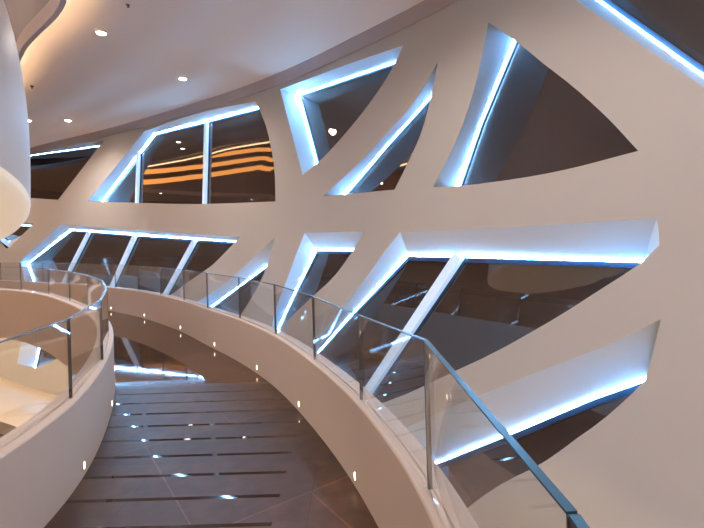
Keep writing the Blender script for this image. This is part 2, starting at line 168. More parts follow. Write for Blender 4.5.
def marble_floor():
    m, nt, out = new_mat('brown_marble')
    L = nt.links.new
    b = nt.nodes.new('ShaderNodeBsdfPrincipled')
    tc = nt.nodes.new('ShaderNodeTexCoord')
    br = nt.nodes.new('ShaderNodeTexBrick')
    br.offset = .5; br.inputs['Scale'].default_value = 1.
    br.inputs['Brick Width'].default_value = 1.15; br.inputs['Row Height'].default_value = .84
    br.inputs['Mortar Size'].default_value = .003; br.inputs['Mortar Smooth'].default_value = .1
    br.inputs['Color1'].default_value = (.100, .050, .028, 1); br.inputs['Color2'].default_value = (.070, .036, .021, 1)
    br.inputs['Mortar'].default_value = (.045, .032, .027, 1)
    mp = nt.nodes.new('ShaderNodeMapping'); mp.inputs['Rotation'].default_value = (0, 0, .0); mp.inputs['Location'].default_value = (.3, .1, 0)
    L(tc.outputs['Object'], mp.inputs[0]); L(mp.outputs[0], br.inputs['Vector'])
    nz = nt.nodes.new('ShaderNodeTexNoise'); nz.inputs['Scale'].default_value = 1.1; nz.inputs['Detail'].default_value = 6; nz.inputs['Distortion'].default_value = .4
    L(tc.outputs['Object'], nz.inputs['Vector'])
    cl = nt.nodes.new('ShaderNodeMixRGB'); cl.blend_type = 'MULTIPLY'; cl.inputs[0].default_value = .55
    rp = nt.nodes.new('ShaderNodeValToRGB'); rp.color_ramp.elements[0].position = .3; rp.color_ramp.elements[0].color = (.35, .32, .3, 1)
    rp.color_ramp.elements[1].position = .7; rp.color_ramp.elements[1].color = (1.25, 1.2, 1.15, 1)
    L(nz.outputs['Fac'], rp.inputs[0]); L(br.outputs['Color'], cl.inputs[1]); L(rp.outputs[0], cl.inputs[2])
    # straight pale lines and darker quads at a slant
    b2 = nt.nodes.new('ShaderNodeTexBrick'); b2.offset = .37
    b2.inputs['Scale'].default_value = 1.; b2.inputs['Brick Width'].default_value = 1.9; b2.inputs['Row Height'].default_value = 1.35
    b2.inputs['Mortar Size'].default_value = .006; b2.inputs['Mortar Smooth'].default_value = .3
    b2.inputs['Color1'].default_value = (1.12, 1.12, 1.12, 1); b2.inputs['Color2'].default_value = (.48, .46, .46, 1); b2.inputs['Mortar'].default_value = (2.1, 1.9, 1.7, 1)
    vm = nt.nodes.new('ShaderNodeMapping'); vm.inputs['Rotation'].default_value = (0, 0, -.62); vm.inputs['Location'].default_value = (.5, .2, 0)
    L(tc.outputs['Object'], vm.inputs[0]); L(vm.outputs[0], b2.inputs['Vector'])
    fine = nt.nodes.new('ShaderNodeTexNoise'); fine.inputs['Scale'].default_value = 9.; fine.inputs['Detail'].default_value = 8; L(tc.outputs['Object'], fine.inputs['Vector'])
    fr_ = nt.nodes.new('ShaderNodeMapRange'); fr_.inputs[1].default_value = .3; fr_.inputs[2].default_value = .7; fr_.inputs[3].default_value = .72; fr_.inputs[4].default_value = 1.28
    L(fine.outputs['Fac'], fr_.inputs[0])
    f2 = nt.nodes.new('ShaderNodeMixRGB'); f2.blend_type = 'MULTIPLY'; f2.inputs[0].default_value = 1.; L(cl.outputs[0], f2.inputs[1]); L(fr_.outputs[0], f2.inputs[2])
    vx = nt.nodes.new('ShaderNodeMixRGB'); vx.blend_type = 'MULTIPLY'; vx.inputs[0].default_value = .75
    L(f2.outputs[0], vx.inputs[1]); L(b2.outputs['Color'], vx.inputs[2])
    # narrow polished bands laid across the walkway, 0.28 m apart
    sx = nt.nodes.new('ShaderNodeSeparateXYZ'); L(tc.outputs['Object'], sx.inputs[0])
    dv = nt.nodes.new('ShaderNodeMath'); dv.operation = 'DIVIDE'; dv.inputs[1].default_value = .28; L(sx.outputs[1], dv.inputs[0])
    fr = nt.nodes.new('ShaderNodeMath'); fr.operation = 'FRACT'; L(dv.outputs[0], fr.inputs[0])
    lt = nt.nodes.new('ShaderNodeMath'); lt.operation = 'LESS_THAN'; lt.inputs[1].default_value = .12; L(fr.outputs[0], lt.inputs[0])
    gt = nt.nodes.new('ShaderNodeMath'); gt.operation = 'LESS_THAN'; gt.inputs[1].default_value = 4.9; L(sx.outputs[1], gt.inputs[0])
    an = nt.nodes.new('ShaderNodeMath'); an.operation = 'MULTIPLY'; L(lt.outputs[0], an.inputs[0])
    gx = nt.nodes.new('ShaderNodeMath'); gx.operation = 'LESS_THAN'; gx.inputs[1].default_value = -.5; L(sx.outputs[0], gx.inputs[0])
    gg = nt.nodes.new('ShaderNodeMath'); gg.operation = 'MULTIPLY'; L(gx.outputs[0], gg.inputs[0]); L(gt.outputs[0], gg.inputs[1]); L(gg.outputs[0], an.inputs[1])
    ro = nt.nodes.new('ShaderNodeMix'); ro.inputs[2].default_value = .42; ro.inputs[3].default_value = .03
    L(an.outputs[0], ro.inputs[0])
    pr = nt.nodes.new('ShaderNodeMapRange'); pr.inputs[1].default_value = 4.95; pr.inputs[2].default_value = 5.25; L(sx.outputs[1], pr.inputs[0])
    r2 = nt.nodes.new('ShaderNodeMix'); r2.inputs[3].default_value = .035; L(pr.outputs[0], r2.inputs[0]); L(ro.outputs[0], r2.inputs[2])
    L(r2.outputs[0], b.inputs['Roughness'])
    db = nt.nodes.new('ShaderNodeMixRGB'); db.inputs[2].default_value = (.04, .024, .018, 1); L(an.outputs[0], db.inputs[0]); L(vx.outputs[0], db.inputs[1])  # bands also darkened, painting in the dark window they mirror
    L(db.outputs[0], b.inputs['Base Color'])
    b.inputs['Specular IOR Level'].default_value = .4
    bn = nt.nodes.new('ShaderNodeTexNoise'); bn.inputs['Scale'].default_value = 2.5; L(tc.outputs['Object'], bn.inputs['Vector'])
    bp = nt.nodes.new('ShaderNodeBump'); bp.inputs['Strength'].default_value = .025; bp.inputs['Distance'].default_value = .02
    L(bn.outputs['Fac'], bp.inputs['Height']); L(bp.outputs[0], b.inputs['Normal'])
    L(b.outputs[0], out.inputs[0])
    return m

M = dict(
    wall=principled('warm_white_plaster', (.565, .55, .54), .75, spec=.2, noise=.02, nscale=1.2, bump=.03, bscale=90),
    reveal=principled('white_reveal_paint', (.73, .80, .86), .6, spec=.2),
    ceiling=principled('white_ceiling_plaster', (.92, .785, .695), .7, spec=.2, noise=.02, nscale=.8),
    band=principled('mauve_shade_and_lip', (.50, .43, .43), .7, spec=.2),
    underside_glow=principled('warm_underside_glow', (.8, .7, .58), .6, emit=(1., .78, .55), estr=.32),  # faint emission put in for light falling on the drum's underside
    curb=principled('cream_parapet_stone', (.66, .54, .46), .55, spec=.3, noise=.03, nscale=2),
    drum=principled('gloss_white_panel', (.82, .70, .61), .45, spec=.4, noise=.015, nscale=2),
    floor=marble_floor(),
    lowfloor=principled('cream_stone_floor', (.66, .56, .45), .35, noise=.06, nscale=1.5),
    dark=principled('dark_brown_floor', (.06, .035, .02), .5, noise=.2, nscale=4),
    slab=principled('slab_soffit_plaster', (.68, .57, .48), .7, spec=.2),
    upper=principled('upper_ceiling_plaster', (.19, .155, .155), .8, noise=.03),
    slats=principled('dark_timber_ceiling', (.05, .03, .02), .6, noise=.3, nscale=8),
    frame=principled('blue_black_frame', (.012, .03, .06), .3, spec=.5),
    led=emission('cool_white_led', (.24, .56, 1.0), 72.),
    bar=principled('pale_blue_lit_bar', (.72, .8, .9), .5, emit=(.40, .66, 1.), estr=.42),  # weak glow added to the bars for the strip light on them
    warm=emission('warm_white_led', (1.0, .70, .40), 8.),
    gold=emission('amber_led', (1.0, .40, .10), 4.8),
    lowled=emission('warm_cove_led', (1.0, .74, .46), 16.0),
    step=emission('warm_step_led', (1.0, .78, .5), 6.),
    lamp=emission('downlight_lens', (1.0, .88, .74), 40.),
    pane=glass('dark_window_glass', (.05, .05, .06), .08, (.86, .80, .76), 0., 1.5, (.044, .027, .020)),
    rail=glass('clear_rail_glass', (.955, .965, .965), .015, (1, 1, 1), 0., 1.45),
    edge=principled('blue_glass_edge', (.03, .10, .17), .25, spec=.8),
    seal=principled('dark_joint_seal', (.035, .045, .055), .4),
    metal=principled('brushed_metal', (.5, .48, .45), .35, metal=1.),
    brass=principled('dark_sprinkler_metal', (.12, .07, .05), .4, metal=.6),
    white=principled('white_trim', (.8, .78, .76), .5),
)

# ---------------------------------------------------------------- helpers
def link_mesh(name, bm, mat, parent=None, smooth=True, angle=None):
    me = bpy.data.meshes.new(name); bm.normal_update(); bm.to_mesh(me); bm.free()
    me.materials.append(mat)
    if smooth:
        for p in me.polygons: p.use_smooth = True
        if angle is not None: me.set_sharp_from_angle(angle=math.radians(angle))
    o = bpy.data.objects.new(name, me); COL.objects.link(o)
    if parent is not None:
        o.parent = parent
        o.matrix_parent_inverse = parent.matrix_world.inverted()
    return o

def tag(o, label=None, cat=None, group=None, kind=None):
    if label: o['label'] = label
    if cat: o['category'] = cat
    if group: o['group'] = group
    if kind: o['kind'] = kind
    return o

def empty(name, loc, **kw):
    o = bpy.data.objects.new(name, None); COL.objects.link(o); o.location = loc
    o.empty_display_size = .1
    o.matrix_world = Matrix.Translation(loc)
    return tag(o, **kw)

def offset(c, n, u): return [(p[0] + q[0] * u, p[1] + q[1] * u) for p, q in zip(c, n)]

def loft(rows, closed_profile=False, bm=None, flip=False):
    """rows: list of closed loops of (x, y, z), joined in turn"""
    bm = bm or bmesh.new()
    vs = [[bm.verts.new(p) for p in r] for r in rows]
    R = len(rows); K = len(rows[0])
    for j in range(R if closed_profile else R - 1):
        a, b = vs[j], vs[(j + 1) % R]
        for i in range(K):
            k = (i + 1) % K
            f = (a[i], a[k], b[k], b[i])
            bm.faces.new(f[::-1] if flip else f)
    return bm

def ring(c, n, prof, closed=True, bm=None):
    b = loft([[(x, y, z) for x, y in offset(c, n, u)] for u, z in prof], closed, bm)
    bmesh.ops.recalc_face_normals(b, faces=b.faces)
    return b

def box_bm(bm, origin, ax, ay, az, sx, sy, sz):
    o = Vector(origin); ax, ay, az = Vector(ax), Vector(ay), Vector(az)
    vs = []
    for i in (-.5, .5):
        for j in (-.5, .5):
            for k in (-.5, .5):
                vs.append(bm.verts.new(o + ax * (i * sx) + ay * (j * sy) + az * (k * sz)))
    for f in ((0, 1, 3, 2), (4, 6, 7, 5), (0, 4, 5, 1), (2, 3, 7, 6), (0, 2, 6, 4), (1, 5, 7, 3)):
        bm.faces.new([vs[i] for i in f])
    bmesh.ops.recalc_face_normals(bm, faces=bm.faces)
    return bm

def disc_bm(bm, origin, normal, up, prof, n=24):
    """lathe: prof = list of (half width, half height, depth along normal)"""
    o = Vector(origin); nn = Vector(normal).normalized(); u = Vector(up); s = u.cross(nn).normalized(); u = nn.cross(s)
    rows = []
    for a, b, d in prof:
        rows.append([bm.verts.new(o + s * (a * math.cos(2 * math.pi * i / n)) + u * (b * math.sin(2 * math.pi * i / n)) + nn * d) for i in range(n)])
    for r0, r1 in zip(rows, rows[1:]):
        for i in range(n):
            k = (i + 1) % n
            bm.faces.new((r0[i], r0[k], r1[k], r1[i]))
    bm.faces.new(rows[-1]); bm.faces.new(rows[0][::-1])
    bmesh.ops.recalc_face_normals(bm, faces=bm.faces)
    return bm

# ---------------------------------------------------------------- outer wall with its shaped openings
def build_wall():
    L = WALL_S[-1]; s_cut = L * .62                      # seam behind the camera
    def us(s): return s if s < s_cut else s - L
    pts, edges, polys = [], [], []
    for nrm, P, Q, vis, bars in WINDOWS:
        poly = [(us(s), z) for s, z in P]; polys.append(poly)
        base = len(pts); pts += poly
        edges += [(base + i, base + (i + 1) % len(poly)) for i in range(len(poly))]
    z0, z1 = Z_LOW, Z_TOP + .3
    a, b = s_cut - L, s_cut
    def inside(p, poly):
        c = False; j = len(poly) - 1
        for i in range(len(poly)):
            (xi, yi), (xj, yj) = poly[i], poly[j]
            if (yi > p[1]) != (yj > p[1]) and p[0] < (xj - xi) * (p[1] - yi) / (yj - yi) + xi: c = not c
            j = i
        return c
    def near(p, poly): return any(math.dist(p, q) < .09 for q in poly)
    ns = int((b - a) / .16); nz = 20
    border = []
    for i in range(ns + 1):
        for k in range(nz + 1):
            p = (a + (b - a) * i / ns, z0 + (z1 - z0) * k / nz)
            if -13 < p[0] < 40 and any(inside(p, q) or near(p, q) for q in polys): continue
            pts.append(p)
    vo, eo, fo, *_ = delaunay_2d_cdt([Vector(p) for p in pts], edges, [], 0, 1e-5)
    bm = bmesh.new()
    vs = [bm.verts.new(wall_point(v[0], v[1])) for v in vo]
    for f in fo:
        c = (sum(vo[i][0] for i in f) / 3, sum(vo[i][1] for i in f) / 3)
        if any(inside(c, q) for q in polys): continue
        ss = [vo[i][0] for i in f]
        if max(ss) - min(ss) > 1.2: continue                # slivers along the straight rims
        bm.faces.new([vs[i] for i in f])
    bmesh.ops.remove_doubles(bm, verts=bm.verts, dist=1e-4)
    bmesh.ops.recalc_face_normals(bm, faces=bm.faces)
    o = link_mesh('wall_right', bm, M['wall'])
    # shading normals follow the true wall surface
    return tag(o, 'curved cream plaster wall with slanted cut-out windows wrapping the atrium', 'wall', kind='structure')

WINDOW_LABELS = [
    'dark cut-out window under the ceiling beside the hanging white drum',
    'wide upper window with two lit bars reflecting amber bands',
    'upper window with curved right side, lit along left and top, right of the amber reflections',
    'slim upper triangular window lit along one slanted edge',
    'large upper triangular window with its point toward the right',
    'upper window cut off by the top right corner of the photo',
    'small dark slit window just under the hanging white drum',
    'long lower window with three slanted lit bars behind the far railing',
    'thin lower sliver window between the long window and the short one',
    'short lower window with lit left and top edges behind the railing',
    'large lower window with one broad slanted bar above the railing',
    'lowest right-hand blade-shaped window with a broad lit upper reveal',
    'lower storey window with a white lit edge seen through the atrium glass',
    'small lower storey window by the curved inner parapet',
]
def build_window(idx, data):
    nrm, P, Q, vis, bars = data
    n = len(P)
    pw = [Vector(wall_point(s, z)) for s, z in P]; qw = [Vector(q) for q in Q]
    nv = Vector(nrm)
    cq = sum(qw, Vector()) / n
    # reveal: the splayed sides of the opening, split by sharp corners
    bm = bmesh.new()
    a = [bm.verts.new(p) for p in pw]; b = [bm.verts.new(q) for q in qw]
    for i in range(n):
        k = (i + 1) % n
        try: bm.faces.new((a[i], a[k], b[k], b[i]))
        except ValueError: pass
    bmesh.ops.recalc_face_normals(bm, faces=bm.faces)
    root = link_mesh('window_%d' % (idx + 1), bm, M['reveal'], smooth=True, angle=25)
    tag(root, WINDOW_LABELS[idx], 'window', kind='structure')
    # pane, 3 cm thick, just behind the end of the reveal
    bm = bmesh.new()
    grow = []
    for i in range(n):
        d = qw[i] - cq
        grow.append(qw[i] + d.normalized() * .012)
    f0 = [bm.verts.new(q) for q in grow]; f1 = [bm.verts.new(q + nv * .03) for q in grow]
    bm.faces.new(f0); bm.faces.new(f1[::-1])
    for i in range(n):
        k = (i + 1) % n; bm.faces.new((f0[i], f0[k], f1[k], f1[i]))
    bmesh.ops.recalc_face_normals(bm, faces=bm.faces)
    bmesh.ops.triangulate(bm, faces=[f for f in bm.faces if len(f.verts) > 4])
    link_mesh('window_pane', bm, M['pane'], root, smooth=False)
    # lit runs: consecutive edges whose reveal carries the LED
    runs = []; cur = []
    start = next((i for i in range(n) if vis[i] == '0' and vis[(i + 1) % n] == '1'), 0)
    for j in range(1, n + 1):
        i = (start + j) % n
        if vis[i] == '1': cur.append(i)
        elif cur: runs.append(cur); cur = []
    if cur: runs.append(cur)
    for run in runs:
        ids = run + [(run[-1] + 1) % n]
        bl = bmesh.new(); bf = bmesh.new()
        rl, rf = [], []
        for m_, i in enumerate(ids):
            p, q = pw[i], qw[i]
            d = (p - q); ln = d.length; d.normalize()
            i0, i1 = ids[max(0, m_ - 1)], ids[min(len(ids) - 1, m_ + 1)]
            tg = (qw[i1] - qw[i0]).normalized()
            inn = tg.cross(d).normalized()
            if inn.dot(cq - q) < 0: inn = -inn
            w = .048 if idx not in (0, 1, 6, 7) else .06
            w = min(w, ln * .4)
            rl.append([bl.verts.new(q + d * x + inn * y) for x, y in ((.0, .001), (w, .001), (w, .013), (.0, .013))])
            side = nv.cross(tg).normalized()
            if side.dot(cq - q) < 0: side = -side
            rf.append([bf.verts.new(q + side * x - nv * y) for x, y in ((-.01, .004), (.06, .004), (.06, .018), (-.01, .018))])
        for bmx, rows in ((bl, rl), (bf, rf)):
            for r0, r1 in zip(rows, rows[1:]):
                for i in range(4):
                    k = (i + 1) % 4; bmx.faces.new((r0[i], r0[k], r1[k], r1[i]))
            bmx.faces.new(rows[0]); bmx.faces.new(rows[-1][::-1])
            bmesh.ops.recalc_face_normals(bmx, faces=bmx.faces)
        link_mesh('light_strip', bl, M['led'], root, smooth=False)
        link_mesh('window_frame', bf, M['frame'], root, smooth=False)
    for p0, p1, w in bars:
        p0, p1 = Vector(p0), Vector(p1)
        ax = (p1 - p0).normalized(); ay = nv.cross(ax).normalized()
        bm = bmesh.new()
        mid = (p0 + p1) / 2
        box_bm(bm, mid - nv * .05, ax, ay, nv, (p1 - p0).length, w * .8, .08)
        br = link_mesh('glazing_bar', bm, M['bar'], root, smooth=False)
        # dark gasket either side
        bm = bmesh.new()
        for sg in (-1, 1): box_bm(bm, mid + ay * sg * w * .5 - nv * .008, ax, ay, nv, (p1 - p0).length, w * .22, .012)
        link_mesh('bar_gasket', bm, M['frame'], br, smooth=False)
    return root

build_wall()
for i, w in enumerate(WINDOWS): build_window(i, w)

# ---------------------------------------------------------------- walkway floor, slab, parapets
bm = loft([[(x, y, 0.) for x, y in offset(INP, INN, .055)], [(x, y, 0.) for x, y in offset(OUTP, OUTN, -.045)],
           [(x, y, -.2) for x, y in offset(OUTP, OUTN, -.045)], [(x, y, -.2) for x, y in offset(INP, INN, .055)]], True)
bmesh.ops.recalc_face_normals(bm, faces=bm.faces)
tag(link_mesh('floor', bm, M['floor'], smooth=False), 'polished dark brown marble floor of the curved walkway', 'floor', kind='structure')

bm = ring(INP, INN, [(.07, -.2), (.07, -.55), (.2, -.55), (.2, -.2)])  # slab edge beam, inner side
bm2 = loft([[(x, y, z) for x, y in offset(INP, INN, .2)] for z in (-.201, -.5)] +
           [[(x, y, z) for x, y in offset(OUTP, OUTN, .05)] for z in (-.5, -.201)], True, bm)
bmesh.ops.recalc_face_normals(bm2, faces=bm2.faces)
tag(link_mesh('slab', bm2, M['slab'], smooth=False), 'plaster soffit of the walkway slab above the lower storey', 'slab', kind='structure')

def curb_profile(sgn, low, fi=.10):
    # sgn +1: walkway lies on the +u side
    H = .56
    pr = [(-.11, low), (-.11, H - .012), (-.098, H), (-.02, H), (-.018, H - .012), (.018, H - .012), (.02, H), (fi - .006, H), (fi, H - .008), (fi, 0.005), (fi, low)]
    return [(u * sgn, z) for u, z in pr]
o = link_mesh('inner_parapet', ring(INP, INN, curb_profile(1, -.62, .065)), M['curb'], angle=25)
tag(o, 'low curved cream parapet around the atrium void, left of the walkway', 'parapet')
o = link_mesh('outer_parapet', ring(OUTP, OUTN, curb_profile(-1, -.4, .05)), M['curb'], angle=25)
tag(o, 'low curved cream parapet between the walkway and the window wall', 'parapet')

# ---------------------------------------------------------------- glass balustrade panels
def panel(a, b, ha, hb, label, group):
    a, b = Vector((*a, 0)), Vector((*b, 0))
    d = (b - a).normalized(); n = Vector((d.y, -d.x, 0)); t = .009
    a2, b2 = a + d * .004, b - d * .004
    root = empty('glass_panel', (a + b) / 2 + Vector((0, 0, .55)), label=label, cat='glass panel', group=group)
    bm = bmesh.new()
    z0 = .561
    vs = [bm.verts.new(p) for p in (a2 + n * t + Vector((0, 0, z0)), b2 + n * t + Vector((0, 0, z0)), b2 + n * t + Vector((0, 0, hb)), a2 + n * t + Vector((0, 0, ha)),
                                    a2 - n * t + Vector((0, 0, z0)), b2 - n * t + Vector((0, 0, z0)), b2 - n * t + Vector((0, 0, hb)), a2 - n * t + Vector((0, 0, ha)))]
    for f in ((0, 1, 2, 3), (5, 4, 7, 6), (4, 5, 1, 0), (4, 0, 3, 7), (1, 5, 6, 2)): bm.faces.new([vs[i] for i in f])
    bmesh.ops.recalc_face_normals(bm, faces=bm.faces)
    link_mesh('pane', bm, M['rail'], root, smooth=False)
    bm = bmesh.new()
    pa, pb = a2 + Vector((0, 0, ha + .002)), b2 + Vector((0, 0, hb + .002)); ax = (pb - pa).normalized()
    box_bm(bm, (pa + pb) / 2, ax, n, ax.cross(n), (pb - pa).length, 2 * t + .001, .005)
    link_mesh('polished_edge', bm, M['edge'], root, smooth=False)
    bm = bmesh.new()
    box_bm(bm, a + Vector((0, 0, (z0 + ha) / 2)), d, n, (0, 0, 1), .007, 2 * t + .002, ha - z0)
    link_mesh('joint_seal', bm, M['seal'], root, smooth=False)
    return root

def along(curve, p):
    i = min(range(N), key=lambda k: math.dist(curve[k], p)); return i
def walk(curve, start, step, count):
    """joints at equal spacing along the curve, anticlockwise from the point start"""
    out = [start]; i = along(curve, start)
    while len(out) < count:
        j = i
        while math.dist(curve[j % N], out[-1]) < step: j += 1
        out.append(curve[j % N]); i = j
    return out
ORD = ['first', 'second', 'third', 'fourth', 'fifth', 'sixth', 'seventh', 'eighth', 'ninth', 'tenth', 'eleventh', 'twelfth', 'thirteenth', 'fourteenth', 'fifteenth', 'sixteenth']
near_out = [(.31, -.4), (.35, .74), (.29, 1.85), (.03, 2.88), (-.35, 3.86), (-.87, 4.95), (-1.52, 5.98)]
oj = near_out + walk(OUTP, (-2.27, 6.98), 1.2, 12)
oh = {1: 1.14, 2: 1.17}
for i in range(len(oj) - 1):
    if i == 0: lab = 'glass balustrade panel on the outer parapet nearest the camera, at the lower right edge'
    elif i == 1: lab = 'large glass balustrade panel with blue slanting top edge in front of the blade-shaped window'
    else: lab = 'glass balustrade panel on the outer parapet, %s beyond the one with the slanting blue top' % ORD[i - 2]
    panel(oj[i], oj[i + 1], oh.get(i, 1.1), oh.get(i + 1, 1.1), lab, 'glass panels along the outer parapet')
near_in = [(-1.87, .95), (-1.85, 2.02), (-1.95, 3.07), (-2.28, 4.05), (-2.76, 5.03), (-3.42, 6.13), (-4.30, 7.29), (-5.3, 8.4), (-6.5, 9.6), (-7.9, 10.7)]
ij = near_in + walk(INP, (-9.6, 11.65), 1.6, 7)[0:]
for i in range(len(ij) - 1):
    lab = 'glass balustrade panel on the inner atrium parapet, %s counting away from the camera' % ORD[i]
    panel(ij[i], ij[i + 1], 1.1, 1.1, lab, 'glass panels around the atrium void')

# ---------------------------------------------------------------- step lights low in both parapets
def step_light(pt, nrm, label, group):
    n = Vector((*nrm, 0))
    root = empty('step_light', Vector((*pt, .075)), label=label, cat='step light', group=group)
    p = Vector((*pt, .075))
    bm = disc_bm(bmesh.new(), p, n, (0, 0, 1), [(.018, .032, -.006), (.018, .032, .003), (.0145, .028, .004)])
    link_mesh('bezel', bm, M['metal'], root)
    bm = disc_bm(bmesh.new(), p, n, (0, 0, 1), [(.013, .026, .004), (.013, .026, .006), (.009, .021, .007)])
    link_mesh('lens', bm, M['step'], root)
def face_at(curve, nrms, p, u):
    i = along(curve, p); q, n = curve[i], nrms[i]
    return (q[0] + n[0] * u, q[1] + n[1] * u), n
for k, p in enumerate([(.28, 1.65), (.05, 2.92), (-.42, 4.22), (-1.05, 5.50), (-1.92, 6.76), (-3.02, 8.05), (-4.38, 9.48), (-5.7, 10.7)]):
    pt, n = face_at(OUTP, OUTN, p, -.051)
    step_light(pt, (-n[0], -n[1]), 'small oval warm step light low in the outer parapet, %s away from the camera' % ORD[k], 'step lights in the outer parapet')
for k, p in enumerate([(-1.93, 1.9), (-2.02, 3.13), (-2.43, 4.25), (-2.95, 5.45), (-3.75, 6.6)]):
    pt, n = face_at(INP, INN, p, .066)
    step_light(pt, n, 'small oval warm step light low in the inner parapet, %s away from the camera' % ORD[k], 'step lights in the inner parapet')

# ---------------------------------------------------------------- ceiling with the cove around the atrium opening
Z_C = 4.85
E0 = -.25                                                   # edge of the opening, from the inner glass line
def rise(p): return min(1.6, max(0., (15. - p[1]) * .20)) * min(1., max(0., (-9.5 - p[0]) / 2.5))
def ease(t): t = min(1., max(0., t)); return t * t * (3 - 2 * t)
EDP = [(p[0] + n[0] * e, p[1] + n[1] * e) for p, n, e in ((p, n, -.04 - .35 * ease((p[1] - 6.) / 2.)) for p, n in zip(INP, INN))]
EDN = normals(EDP)
base_a, base_b = offset(EDP, EDN, E0 + .62), offset(WALLP, WALLN, -.16)
def mixrow(f, z):
    return [(a[0] + (b[0] - a[0]) * f, a[1] + (b[1] - a[1]) * f, z) for a, b in zip(base_a, base_b)]
rows = []
for u, z in ((0.0, 5.02), (.16, 5.02), (.24, 4.99), (.34, 4.93), (.46, 4.885), (.62, 4.86)):
    rows.append([(x, y, z) for x, y in offset(EDP, EDN, E0 + u)])
K = 26
for k in range(K + 1):
    f = (k + .5) / (K + 1)
    zz = Z_C + .02 * math.cos(f * 2 * math.pi * 2.5) * min(1, (1 - f) * 6, f * 6)
    rows.append(mixrow(f, zz))
rows.append([(x, y, Z_C - .002) for x, y in offset(WALLP, WALLN, -.16)])
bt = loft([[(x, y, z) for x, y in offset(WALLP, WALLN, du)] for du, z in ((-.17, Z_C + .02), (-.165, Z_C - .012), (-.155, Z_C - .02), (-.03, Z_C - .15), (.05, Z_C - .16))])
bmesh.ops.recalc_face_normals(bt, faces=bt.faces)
tag(link_mesh('ceiling_edge_shade', bt, M['band'], angle=30), 'shade painted as a mauve grey band where the pale ceiling meets the curved wall', 'painted shade', kind='structure')  # strip coloured darker to paint in the shade along the ceiling edge
bm = loft(rows)
bmesh.ops.recalc_face_normals(bm, faces=bm.faces)
tag(link_mesh('ceiling', bm, M['ceiling']), 'smooth pale ceiling ring over the walkway with soft concentric waves', 'ceiling', kind='structure')

lip = link_mesh('ceiling_cove', ring(EDP, EDN, [(E0 - .09, 4.835), (E0 - .02, 4.835), (E0 - .02, 4.875), (E0 - .04, 4.88), (E0 - .04, 5.06), (E0 - .10, 5.06)]), M['band'], angle=30)
tag(lip, 'curved ceiling lip with warm cove glow around the atrium opening', 'ceiling cove', kind='structure')
st = link_mesh('light_strip', ring(EDP, EDN, [(E0 - .036, 4.885), (E0 - .016, 4.885), (E0 - .016, 4.93), (E0 - .036, 4.93)]), M['warm'], lip, smooth=False)
# stepped fascia above the lip: four lit ledges facing the void
prof = []; z = 5.06; u = E0 - .10
bmf = bmesh.new(); fr = []
tiers = 4
pts = [(E0 - .04, 5.06)]
for k in range(tiers):
    u0 = E0 + .02 + .12 * k; z0 = 5.06 + .62 * k
    pts += [(u0 + .10, z0), (u0 + .10, z0 + .05), (u0 + .06, z0 + .50), (u0 - .02, z0 + .52), (u0 - .02, z0 + .62)]
pts += [(E0 + .5, 5.06 + .62 * tiers), (E0 + .5, 9.2)]
rows = []
zs, us_ = [z for u, z in pts], [u for u, z in pts]
for u, z in pts:                                            # the steps fade out where the fascia turns back towards the drum
    row = []
    for p, n in zip(EDP, EDN):
        w = min(1., max(0., (-9.5 - p[0]) / 2.5)); plain = E0 + .06 + (E0 + .5 - E0 - .06) * (z - 5.06) / 4.1
        uu = plain + (u - plain) * w
        row.append((p[0] + n[0] * uu, p[1] + n[1] * uu, z + (rise(p) if 5.1 < z < 8 or (z > 5.05 and u > E0) and z < 8 else 0)))
    rows.append(row)
bm = loft(rows); bmesh.ops.recalc_face_normals(bm, faces=bm.faces)
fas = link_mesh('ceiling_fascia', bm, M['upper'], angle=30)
tag(fas, 'stepped amber-lit fascia above the edge of the atrium opening', 'ceiling fascia', kind='structure')
for k in range(tiers):
    u0 = E0 + .02 + .12 * k; z0 = 5.06 + .62 * k
    bmg = bmesh.new(); last = None
    for i in range(N):
        p, n = EDP[i], EDN[i]
        if p[0] > -11.5: last = None; continue
        cur = [bmg.verts.new((p[0] + n[0] * u, p[1] + n[1] * u, zz + rise(p))) for u, zz in ((u0 + .03, z0 + .012), (u0 + .085, z0 + .012), (u0 + .085, z0 + .30), (u0 + .03, z0 + .30))]
        if last:
            for q in range(4): bmg.faces.new((last[q], last[(q + 1) % 4], cur[(q + 1) % 4], cur[q]))
        last = cur
    bmesh.ops.recalc_face_normals(bmg, faces=bmg.faces)
    link_mesh('light_strip', bmg, M['gold'], fas, smooth=False)
# upper ceiling with a dark round opening
rowsu = [[(x, y, 9.2) for x, y in offset(EDP, EDN, E0 + .52)]]
cx, cy = -11.5, 5.0
def shrink(f, z): return [(cx + (x - cx) * f, cy + (y - cy) * f, z) for x, y in INP]
rowsu += [shrink(f, 9.2) for f in (.85, .7, .58)] + [shrink(.58, 9.5), shrink(.5, 9.55), shrink(.2, 9.55), shrink(.001, 9.55)]
bm = loft(rowsu[:4]); bmesh.ops.recalc_face_normals(bm, faces=bm.faces)
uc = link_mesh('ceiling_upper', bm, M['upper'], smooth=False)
tag(uc, 'grey ceiling high above the atrium opening', 'ceiling', kind='structure')
bm = loft(rowsu[3:]); bmesh.ops.recalc_face_normals(bm, faces=bm.faces)
link_mesh('timber_recess', bm, M['slats'], uc, smooth=False)

